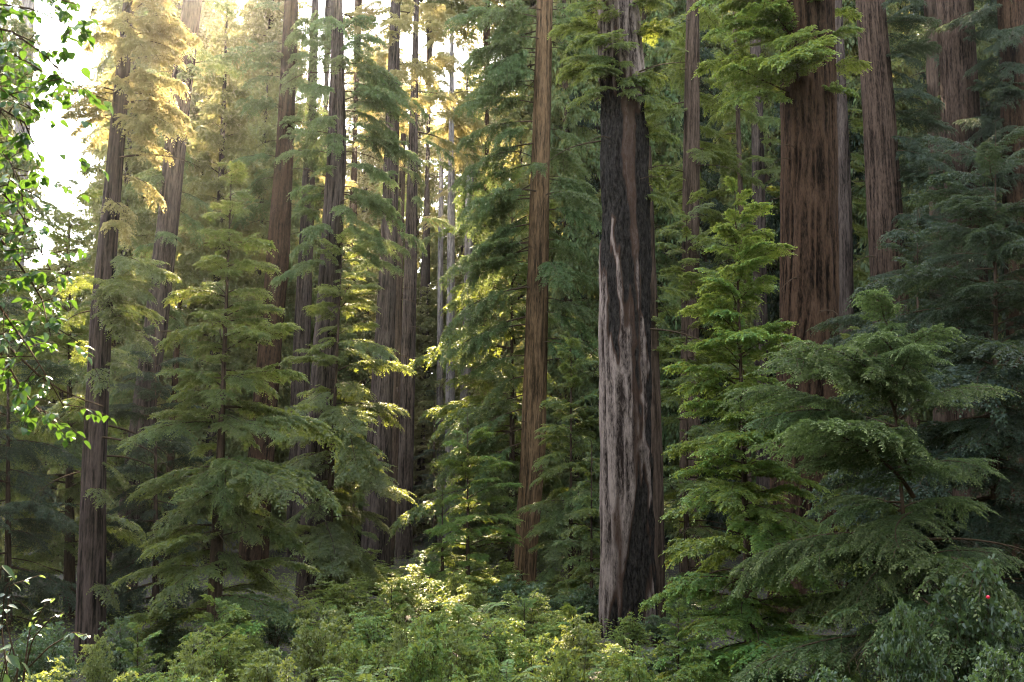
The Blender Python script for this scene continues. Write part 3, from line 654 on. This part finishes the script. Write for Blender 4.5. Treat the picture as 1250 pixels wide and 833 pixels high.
# ------------------------------------------------------------------ shrubs
def shrub_meshes(seed, n_stem, leaf, leafmat, spread=.9, h=1.0, dens=1.0):
    """a mound about 1 m high and 2*spread wide: arching stems and their leaves"""
    g = np.random.default_rng(seed); parts = []; B, D, Nn, LL, TT = [], [], [], [], []
    for i in range(n_stem):
        a = g.uniform(0, 2 * math.pi); out = spread * math.sqrt(g.random()) ; top = h * (1 - .55 * (out / spread) ** 2) * g.uniform(.72, 1.08)
        s = np.linspace(0, 1, 7)
        P = np.stack([out * s ** 1.2 * math.cos(a), out * s ** 1.2 * math.sin(a), top * np.sin(s * 1.75) / np.sin(1.5)], -1) + g.normal(0, .015, (7, 3)) * s[:, None]
        P[:, :2] += g.normal(0, .10, 2)
        parts.append(tube(P, .009 * (1 - .8 * s), 3))
        for j in range(int(13 * dens)):
            q = g.uniform(.35, 1.0); p = np.array([np.interp(q, s, P[:, k]) for k in range(3)])
            az = a + g.normal(0, 1.3); l = g.uniform(.10, .30) * (1.15 - .4 * q)
            d = np.array((math.cos(az), math.sin(az), g.uniform(-.15, .45))); d /= np.linalg.norm(d)
            n = max(4, int(l / (leaf * .55)))
            t = (np.arange(n) + .5) / n
            pt = p + d * (l * t)[:, None] - np.array((0, 0, 1)) * (.25 * l * t ** 2)[:, None]
            w = np.cross((0, 0, 1.0), d); w /= np.linalg.norm(w)
            ww = w * .0025; e = pt[-1]
            parts.append((np.array([p - ww, p + ww, e + ww, e - ww]), [[0, 1, 2, 3]]))
            for sg in (1, -1):
                dd = d * .65 + sg * w * .8 + g.normal(0, .28, (n, 3)); dd /= np.linalg.norm(dd, axis=1)[:, None]
                B.append(pt); D.append(dd); LL.append(leaf * g.uniform(.7, 1.25, n)); TT.append(np.clip(.25 + .75 * t * q + g.normal(0, .15, n), 0, 1))
                Nn.append(np.array((0, 0, 1.0)) + g.normal(0, .38, (n, 3)))
    B, D, Nn, LL, TT = map(np.concatenate, (B, D, Nn, LL, TT)); Nn /= np.linalg.norm(Nn, axis=1)[:, None]
    lv, lf, lt = diamonds(B, D, Nn, LL, LL * .55, TT)
    wv, wf = join(parts)
    return mesh('stem', wv, wf, mats=[B_WOOD], attrs={'ridge': np.full(len(wv), .5)}), mesh('foliage', lv, lf, mats=[leafmat], attrs={'tip': lt})

SH = {'green': [shrub_meshes(700 + i, 46, .055, L_SHRUB) for i in range(4)],
      'pale': [shrub_meshes(720 + i, 42, .060, L_PALE) for i in range(3)],
      'deep': [shrub_meshes(740 + i, 40, .075, L_DEEP) for i in range(3)]}

def shrub(px, py_top, wpx, Y, kind, label, seed, name='huckleberry_shrub', k=None):
    g = random.Random(seed)
    p, t = at(px, py_top, Y); gz = float(ground_z(p[0], Y)) - .05
    h = max(.4, p[2] - gz) * g.uniform(.80, 1.06); sx = .5 * wpx * t / FPX / .95 * g.uniform(.78, .95)
    root = thing(name, label, 'shrub', (p[0], Y, gz), 'shrubs covering the forest floor', g.uniform(0, 6))
    st, fo = SH[kind][seed % len(SH[kind])]
    sc = (sx, sx * g.uniform(.9, 1.2), h)
    # keep leaves near natural size: several mounds of one plant when it is big
    a = obj('stem', st, root, (0, 0, 0), (0, 0, 0), sc); obj('foliage', fo, root, (0, 0, 0), (0, 0, 0), sc)
    return root

SHRUBS = [
    (750, 782, 80, 24, 'green', 'small green shrub touching the charred base of the fire-scarred redwood'),
    (800, 778, 80, 23, 'deep', 'dark shrub filling the bare spot right of the fire-scarred redwood'),
    (775, 802, 100, 18, 'green', 'low green shrub between the fire-scarred redwood and the bright fir'),
    (690, 740, 80, 29, 'green', 'green shrub on the bare spot left of the fire-scarred redwood'),
    (676, 690, 90, 44, 'green', 'shrub behind the ochre redwood foot, towards the dark layered fir'),
    (604, 682, 90, 45, 'green', 'shrub left of the ochre redwood foot, behind the small fresh fir'),
    (560, 676, 80, 52, 'green', 'far shrub at the head of the clearing under the palest hazy trunk'),
    (735, 700, 80, 38, 'deep', 'dark shrub behind the left edge of the fire-scarred redwood'),
    (470, 682, 90, 46, 'green', 'sunlit shrub at the foot of the narrow dark brown trunk'),
    (520, 700, 100, 36, 'green', 'shrub rising mid slope under the small pale green fir'),
    (575, 712, 110, 32, 'green', 'shrub rising mid slope under the small fresh green fir'),
    (290, 715, 80, 30, 'deep', 'dark shrub hiding the stem foot of the large drooping hemlock'),
    (150, 745, 90, 24, 'deep', 'dark shrub added to blacken the shaded hollow right of the slender redwood'),  # dark shrubs added where the hollow is only deep shade
    (205, 735, 90, 27, 'deep', 'deep green shrub added to darken the shade under the left boughs of the large drooping hemlock'),
    (335, 715, 80, 29, 'deep', 'deep green shrub added to darken the shade under the right boughs of the large drooping hemlock'),
    (70, 765, 90, 23, 'deep', 'dark shrub left of the slender redwood foot'),
    (800, 745, 70, 30, 'deep', 'dark shrub behind the foot of the burnt black trunk'),
    (845, 765, 80, 24, 'deep', 'dark shrub behind the lowest boughs of the yellow-green fir'),
    (690, 715, 80, 36, 'deep', 'dark shrub under the dark layered fir'),
    (445, 668, 70, 50, 'green', 'shrub climbing round the base of the broad dark redwood'),
    (520, 672, 60, 48, 'deep', 'dark shrub under the blue-green hemlock'),
    (410, 690, 80, 40, 'pale', 'pale shrub behind the leafy one at the left of the clearing'),
    (560, 700, 90, 34, 'green', 'fresh shrub round the stem of the small fresh fir'),
    (500, 745, 90, 22, 'pale', 'pale tipped shrub in the heart of the clearing'),
    (560, 760, 110, 20, 'green', 'yellow-green shrub in front of the broad fresh one'),
    (640, 712, 110, 28, 'green', 'leafy shrub before the dark hollow'),
    (770, 750, 70, 27, 'green', 'small shrub against the foot of the burnt black trunk'),
    (680, 745, 90, 26, 'green', 'soft green shrub between arching shrub and ochre redwood'),
    (310, 745, 80, 24, 'green', 'tall leafy shrub under the large drooping hemlock'),
    (240, 770, 100, 18, 'pale', 'light shrub to the left of the rounded mound'),
    (420, 735, 90, 27, 'pale', 'silver green shrub at the clearing edge'),
    (272, 735, 150, 20, 'green', 'rounded bright shrub mound below the large drooping hemlock'),
    (205, 790, 130, 17, 'green', 'low green shrub between the slender redwood and the rounded mound'),
    (120, 770, 70, 21, 'pale', 'pale airy shrub at the foot of the slender brown redwood'),
    (60, 800, 120, 15, 'pale', 'yellowish low shrub at the lower left rim'),
    (160, 812, 120, 13, 'pale', 'yellowish shrub in front of the slender redwood'),
    (330, 775, 110, 18, 'pale', 'pale shrub with small light leaves right of the rounded mound'),
    (392, 745, 130, 21, 'pale', 'silvery pale shrub below the grey-green fir'),
    (370, 730, 100, 30, 'green', 'shaded shrub at the foot of the thick grey brown redwood'),
    (425, 700, 120, 35, 'green', 'leafy shrub at the left side of the clearing'),
    (460, 695, 80, 45, 'green', 'shrub under the broad dark redwood'),
    (505, 683, 100, 40, 'pale', 'pale shrub under the straight two-toned redwood'),
    (490, 703, 140, 31, 'green', 'wide shrub mid clearing, above the bright hollow'),
    (465, 728, 150, 25, 'green', 'dense shrub in the middle of the clearing'),
    (545, 722, 140, 26, 'green', 'broad fresh shrub below the small pale green fir'),
    (430, 758, 130, 19, 'green', 'feathery green shrub in front of the silvery pale one'),
    (520, 765, 140, 18, 'green', 'bright feathery shrub at the lower middle'),
    (605, 740, 130, 23, 'green', 'shrub beside the dark hollow under the small fresh fir'),
    (590, 785, 140, 15, 'green', 'low green shrub in the lower middle, right of the feathery one'),
    (470, 792, 170, 13, 'green', 'bright shrub tops at the lower rim below the clearing'),
    (350, 792, 150, 13, 'pale', 'pale shrub tops at the lower rim left of the bright ones'),
    (260, 798, 140, 12, 'green', 'green shrub tops at the lower rim below the rounded mound'),
    (650, 715, 80, 32, 'deep', 'deep green shrub at the foot of the ochre redwood'),
    (650, 770, 110, 21, 'green', 'arching shrub left of the fire-scarred redwood'),
    (710, 760, 110, 22, 'pale', 'light topped shrub against the base of the fire-scarred redwood'),
    (760, 785, 120, 19, 'green', 'shrub covering the foot of the fire-scarred redwood'),
    (690, 785, 150, 15, 'green', 'spreading shrub at the lower rim below the arching one'),
    (800, 800, 130, 14, 'pale', 'yellow-green shrub at the lower rim below the young fir'),
    (850, 790, 110, 20, 'green', 'shrub under the lowest boughs of the yellow-green fir'),
    (720, 700, 70, 33, 'deep', 'dark shrub behind the arching shrub'),
    (620, 690, 70, 36, 'deep', 'dark shrub between the small fresh fir and ochre redwood'),
    (1185, 668, 170, 15, 'deep', 'glossy dark shrub with a red berry at the lower right'),
    (1110, 735, 130, 14.5, 'deep', 'dark glossy shrub below the near hemlock boughs'),
    (1220, 765, 150, 12, 'deep', 'dark shrub with bluish leaves in the lower right corner'),
    (1010, 800, 120, 14, 'deep', 'low dark shrub beneath the massive redwood'),
    (930, 800, 100, 19, 'deep', 'shaded shrub around the thin fir stem'),
    (40, 740, 110, 22, 'deep', 'shaded shrub at the left rim behind the large leaves'),
]
for i, (px, py, w, Y, kind, lab) in enumerate(SHRUBS):
    sr = shrub(px, py, w, Y, kind, lab, i)
    if 'red berry' in lab:
        bm_p, t = at(1206, 729, 14.1)
        th, ph = np.meshgrid(np.linspace(0, 2 * math.pi, 12, endpoint=False), np.linspace(0, math.pi, 8)); rr = .024 * (1 + .12 * np.cos(th * 6))
        V = np.stack([rr * np.sin(ph) * np.cos(th), rr * np.sin(ph) * np.sin(th), .024 * np.cos(ph)], -1).reshape(-1, 3)
        ii = np.arange(7)[:, None] * 12; jj = np.arange(12)[None]
        F = np.stack([ii + jj, ii + 12 + jj, ii + 12 + (jj + 1) % 12, ii + (jj + 1) % 12], -1).reshape(-1, 4)
        m, nt, out = new_mat('red_berry'); p = nt.nodes.new('ShaderNodeBsdfPrincipled'); p.inputs['Base Color'].default_value = (.75, .02, .06, 1); p.inputs['Roughness'].default_value = .3
        nt.links.new(p.outputs[0], out.inputs[0])
        b = obj('berry', mesh('berry', V, F, mats=[m], smooth=True)); b.parent = sr
        a = -sr.rotation_euler.z; d = bm_p - np.array(sr.location)
        b.location = (d[0] * math.cos(a) - d[1] * math.sin(a), d[0] * math.sin(a) + d[1] * math.cos(a), d[2]); b['label'] = 'bright red berry'

for i, (px, pt, Y, hw, lab) in enumerate([
    (262, 722, 21, 48, 'small sapling pushing up through the rounded shrub mound'), (478, 716, 30, 30, 'small sapling in the middle of the shrub clearing'),
    (700, 742, 24, 34, 'leafy sapling beside the base of the fire-scarred redwood'), (828, 745, 21, 38, 'sapling under the low boughs of the bright fir'),
    (395, 738, 24, 30, 'sapling rising from the silvery pale shrub'), (560, 748, 21, 36, 'sapling among the bright feathery shrubs at the lower middle'), (168, 772, 20, 32, 'sapling at the foot of the slender brown redwood'),
    (640, 738, 26, 34, 'sapling in front of the deep green shrub')]):
    conifer('hemlock_sapling', lab, 'sapling', px, pt, 860, Y, hw, S_FRESH, 34, w=(1, 4), group='saplings among the shrubs', seed=40 + i, power=.5, split=False, z_low=.3, pit=(50, 5))

def frond_mesh(seed, L=1.0):
    g = np.random.default_rng(seed); s = np.linspace(0, 1, 9)
    P = np.stack([L * s * (1 - .15 * s), .03 * np.sin(s * 3), L * (.75 * s - .85 * s ** 2)], -1); wv, wf = tube(P, .006 * (1 - .8 * s), 3)
    n = 30; q = (np.arange(n) + .5) / n; c = np.stack([np.interp(q, s, P[:, k]) for k in range(3)], -1); tg = np.gradient(c, axis=0); tg /= np.linalg.norm(tg, axis=1)[:, None]
    B, D, LL = [], [], []
    for sg in (1, -1):
        d = tg * .35 + sg * np.array((0, 1.0, 0)) + g.normal(0, .08, (n, 3)) - np.array((0, 0, .25)); d /= np.linalg.norm(d, axis=1)[:, None]
        B.append(c); D.append(d); LL.append(.16 * L * np.minimum(1, q * 6) * (1 - q) ** .6 + .015)
    B, D, LL = np.concatenate(B), np.concatenate(D), np.concatenate(LL); N_ = np.tile((0, 0, 1.0), (len(B), 1)) + g.normal(0, .25, (len(B), 3)); N_ /= np.linalg.norm(N_, axis=1)[:, None]
    lv, lf, lt = diamonds(B, D, N_, LL, np.full(len(B), .030), np.tile(q, 2) * .8)
    return mesh('frond', np.concatenate([wv, lv]), np.concatenate([wf, lf + len(wv)]), mats=[B_WOOD, L_SHRUB], midx=np.r_[np.zeros(len(wf), int), np.ones(len(lf), int)], attrs={'tip': np.r_[wv[:, 0] * 0, lt], 'ridge': np.full(len(wv) + len(lv), .5)})
FR = [frond_mesh(i) for i in range(3)]
for i, (px, py, Y, k, lab) in enumerate([(440, 818, 15, 1.0, 'arching fern below the feathery green shrub'), (620, 818, 15, .9, 'fern at the lower rim left of the spreading shrub'),
        (745, 800, 20, 1.0, 'fern against the charred foot of the fire-scarred redwood'), (585, 745, 25, 1.3, 'large fern in the dark hollow below the small fresh fir')]):
    g = random.Random(900 + i); p, t = at(px, py, Y); z = max(float(ground_z(p[0], Y)), p[2] - .35)
    r = thing('sword_fern', lab, 'fern', (p[0], Y, z), 'ferns among the shrubs')
    for j in range(15): obj('frond', g.choice(FR), r, (0, 0, 0), (g.uniform(-.2, .2), g.uniform(-.7, .25), j * .42 + g.uniform(-.2, .2)), k * g.uniform(.7, 1.1))

# low leaves over the forest floor
def cover():
    g = np.random.default_rng(4); n = 15000
    y = 9 + 70 * g.random(n) ** 1.3; x = (g.random(n) - .5) * 1.15 * y
    B, D, Nn, LL, TT = [], [], [], [], []
    for k in range(7):
        a = g.uniform(0, 6.28, n); el = g.uniform(-.1, .7, n)
        d = np.stack([np.cos(a) * np.cos(el), np.sin(a) * np.cos(el), np.sin(el)], -1)
        bx, by = x + g.normal(0, .16, n), y + g.normal(0, .16, n)
        B.append(np.stack([bx, by, ground_z(bx, by) + g.uniform(.02, .6, n)], -1)); D.append(d); LL.append(g.uniform(.05, .15, n)); TT.append(g.random(n))
        Nn.append(np.array((0, 0, 1.0)) + g.normal(0, .4, (n, 3)))
    B, D, Nn, LL, TT = map(np.concatenate, (B, D, Nn, LL, TT)); Nn /= np.linalg.norm(Nn, axis=1)[:, None]
    V, F, t = diamonds(B, D, Nn, LL, LL * .5, TT)
    o = obj('undergrowth', mesh('undergrowth', V, F, mats=[L_COVER], attrs={'tip': t})); o['kind'] = 'stuff'; o['label'] = 'low leafy ground cover on the forest floor'
cover()

# ------------------------------------------------------------------ hazel overhanging at the upper left
def leaf_mesh(L, Wd, mat, seed, curl=.2):
    g = np.random.default_rng(seed)
    s = np.array((0, .18, .45, .75, 1.0)); w = np.array((.02, .42, .5, .30, .01)) * Wd
    x = L * s; z = -curl * L * s ** 2
    V, F = [], []
    for i in range(5):
        for k, q in enumerate((-1, 0, 1)): V.append((x[i], q * w[i], z[i] + abs(q) * w[i] * .28))
    for i in range(4):
        for k in range(2): a = i * 3 + k; F.append((a, a + 3, a + 4, a + 1))
    return mesh('leaf', np.array(V), F, mats=[mat], attrs={'tip': np.repeat(s, 3) * .6}, smooth=True)

def stem_mesh(lines, mat):
    wv, wf = join([tube(P, r, 5) for P, r in lines])
    return mesh('twig', wv, wf, mats=[mat], attrs={'ridge': np.full(len(wv), .5)})

def resample(P, n):
    P = np.asarray(P, float); d = np.r_[0, np.cumsum(np.linalg.norm(np.diff(P, axis=0), axis=1))]
    q = np.linspace(0, d[-1], n); return np.stack([np.interp(q, d, P[:, k]) for k in range(3)], -1)

def hazel():
    g = random.Random(3)
    base = np.array((-5.2, 5.6, float(ground_z(-5.2, 5.6)) - .1))
    root = thing('hazel_tree', 'broadleaf branches with round green leaves overhanging the upper left corner', 'tree', base)
    tp = resample([base, base + (.1, 0, 2), base + (.3, .1, 4.2), base + (.5, .1, 6.5)], 14)
    obj('trunk', stem_mesh([(tp - base, np.linspace(.10, .03, 14))], B_WOOD), root)
    LM = [leaf_mesh(.085, .058, L_HAZEL, i, c) for i, c in enumerate((.05, .2, .4))]
    lines = [([(-150, 60), (-20, 5), (50, 12), (105, 45)], 5.4), ([(-150, 60), (-10, 60), (40, 78), (92, 118)], 5.6), ([(-140, 120), (-20, 120), (30, 150), (52, 200)], 5.2),
             ([(-140, 60), (-30, -30), (40, -10), (115, 12)], 5.8), ([(-150, 160), (-20, 210), (25, 260), (62, 330)], 5.3), ([(-150, 200), (-30, 250), (14, 310), (50, 360), (62, 410)], 5.5),
             ([(-150, 250), (-30, 330), (10, 390), (46, 440), (80, 500)], 5.2), ([(-150, 260), (-30, 370), (0, 430), (30, 480), (50, 505)], 5.6), ([(-140, 20), (-30, 30), (20, 40), (70, 80), (80, 100)], 5.0),
             ([(-150, 300), (-20, 395), (60, 470), (95, 486), (126, 496)], 5.4), ([(-140, 120), (-30, 170), (10, 190), (28, 240)], 5.7), ([(-140, 90), (-40, 100), (10, 110), (60, 150)], 5.2)]
    count = 0; more = []; st = []
    LV = np.empty(len(LM[1].vertices) * 3, np.float32); LM[1].vertices.foreach_get('co', LV); LV = LV.reshape(-1, 3)
    LF = np.array([tuple(p.vertices) for p in LM[1].polygons])
    for li, (pl, Y) in enumerate(lines):
        P = np.array([at(px, py, Y + g.uniform(-.25, .25))[0] for px, py in pl])
        j = np.argmin(np.abs(tp[:, 2] - (P[0, 2] - .3))); P[0] = tp[j]
        Q = resample(P, 16)
        tw = obj('branch', stem_mesh([(Q - base, np.linspace(.016, .003, 16))], B_WOOD), root)
        n = 27 if li != 9 else 14
        P0 = Q - base
        nc = 30 if li != 9 else 4
        for c in range(nc):
            q = 1 - .80 * ((c + g.random()) / nc) ** 1.05
            p = np.array([np.interp(q * 15, np.arange(16), P0[:, k]) for k in range(3)])
            dr = np.array((g.gauss(0, .16), g.gauss(0, .16), g.gauss(-.03, .12))) * (.3 if li == 9 else 1)
            st.append((resample([p, p + dr * .5 + (0, 0, .015), p + dr], 4), np.linspace(.0035, .0015, 4)))
            for k in range(9 if li != 9 else 3):
                w = g.uniform(.25, 1.1); sd = -1 if k % 2 else 1
                az = math.atan2(dr[1], dr[0]) + sd * g.uniform(.5, 1.3)
                rot = (g.uniform(-.5, .5), g.uniform(.0, 1.0), az); sc = g.uniform(.42, .82)
                at_ = p + dr * w + np.array((g.gauss(0, .012), g.gauss(0, .012), g.gauss(-.01, .012)))
                if k < 2 and count < 298:
                    obj('leaf', g.choice(LM), root, at_, rot, sc * 1.1); count += 1
                else:
                    M = np.array(Euler(rot).to_matrix()) * sc
                    more.append((LV @ M.T + at_, LF))
    o = obj('twigs', stem_mesh(st, B_WOOD), root); o['kind'] = 'stuff'
    V, F = join(more)
    o = obj('foliage', mesh('foliage', V, F, mats=[L_HAZEL], attrs={'tip': np.full(len(V), .3)}, smooth=True), root); o['kind'] = 'stuff'
hazel()

# big-leaved plant and thin arching stems at the lower left
def big_leaf_plant():
    g = random.Random(8)
    base = np.array((-3.05, 6.0, float(ground_z(-3.05, 6.0)) - .05))
    root = thing('thimbleberry_plant', 'plant with large pale drooping leaves at the lower left rim', 'plant', base)
    m = leaf_mat('broad_leaf', (.03, .07, .03), (.05, .10, .05), trans=(.10, .18, .03), tw=.3, rough=.6, spec=.15)
    LM = [leaf_mesh(.13, .06, m, i, c) for i, c in enumerate((.15, .35, .6))]
    spots = [((14, 790), 2.9, .1), ((8, 800), -.3, .5), ((26, 808), .2, .9), ((2, 690), .3, .7), ((2, 822), -.4, .9)]
    for (px, py), az, dr in spots:
        p, t = at(px, py, 6 + g.uniform(-.2, .2))
        a0 = np.array((0, 0, 0.0)); a1 = p - base
        Q = resample([a0, a1 * (.5, .5, .75), a1], 8)
        obj('stem', stem_mesh([(Q, np.linspace(.008, .003, 8))], B_WOOD), root)
        obj('leaf', g.choice(LM), root, a1, (g.uniform(-.5, .5), dr, az), g.uniform(.8, 1.1))
big_leaf_plant()

def arching_plant():
    g = random.Random(12)
    p, _ = at(25, 790, 9.5); base = np.array((p[0], p[1], float(ground_z(p[0], p[1])) - .05))
    root = thing('salmonberry_shrub', 'thin arching stems with few small bright leaves beside the large pale leaves', 'shrub', base)
    LM = leaf_mesh(.08, .045, L_DEEP, 3, .2)
    for pl in ([(25, 830), (8, 760), (12, 715), (50, 702)], [(28, 830), (40, 780), (62, 755), (78, 748)], [(20, 830), (60, 790), (90, 772), (110, 776)], [(10, 830), (2, 770), (6, 720), (20, 700)], [(28, 830), (36, 770), (55, 738), (66, 730)]):
        Q = resample([at(px, py, 9.5 + g.uniform(-.3, .3))[0] for px, py in pl], 14) - base; Q[0] = 0
        obj('stem', stem_mesh([(Q, np.linspace(.009, .004, 14))], B_WOOD), root)
        for k in range(9):
            q = g.uniform(6, 13); c = np.array([np.interp(q, np.arange(14), Q[:, a]) for a in range(3)])
            obj('leaf', LM, root, c, (g.uniform(-.5, .5), g.uniform(-.1, .6), g.uniform(0, 6.28)), g.uniform(.7, 1.3))
arching_plant()

# ------------------------------------------------------------------ air
def haze():
    x, y0, y1, z0, z1 = 280, -60, 380, -3, 72
    V = [(sx * x, y, z) for z in (z0, z1) for sx, y in ((-1, y0), (1, y0), (1, y1), (-1, y1))]
    F = [(3, 2, 1, 0), (4, 5, 6, 7), (0, 1, 5, 4), (1, 2, 6, 5), (2, 3, 7, 6), (3, 0, 4, 7)]
    m, nt, out = new_mat('haze'); v = nt.nodes.new('ShaderNodeVolumePrincipled')
    v.inputs['Color'].default_value = (.97, .93, .88, 1); v.inputs['Density'].default_value = .00015; v.inputs['Anisotropy'].default_value = .85
    nt.links.new(v.outputs[0], out.inputs['Volume'])
    o = obj('haze', mesh('haze', V, F, mats=[m])); o['kind'] = 'stuff'
haze()

for m in list(bpy.data.meshes):
    if m.users == 0: bpy.data.meshes.remove(m)
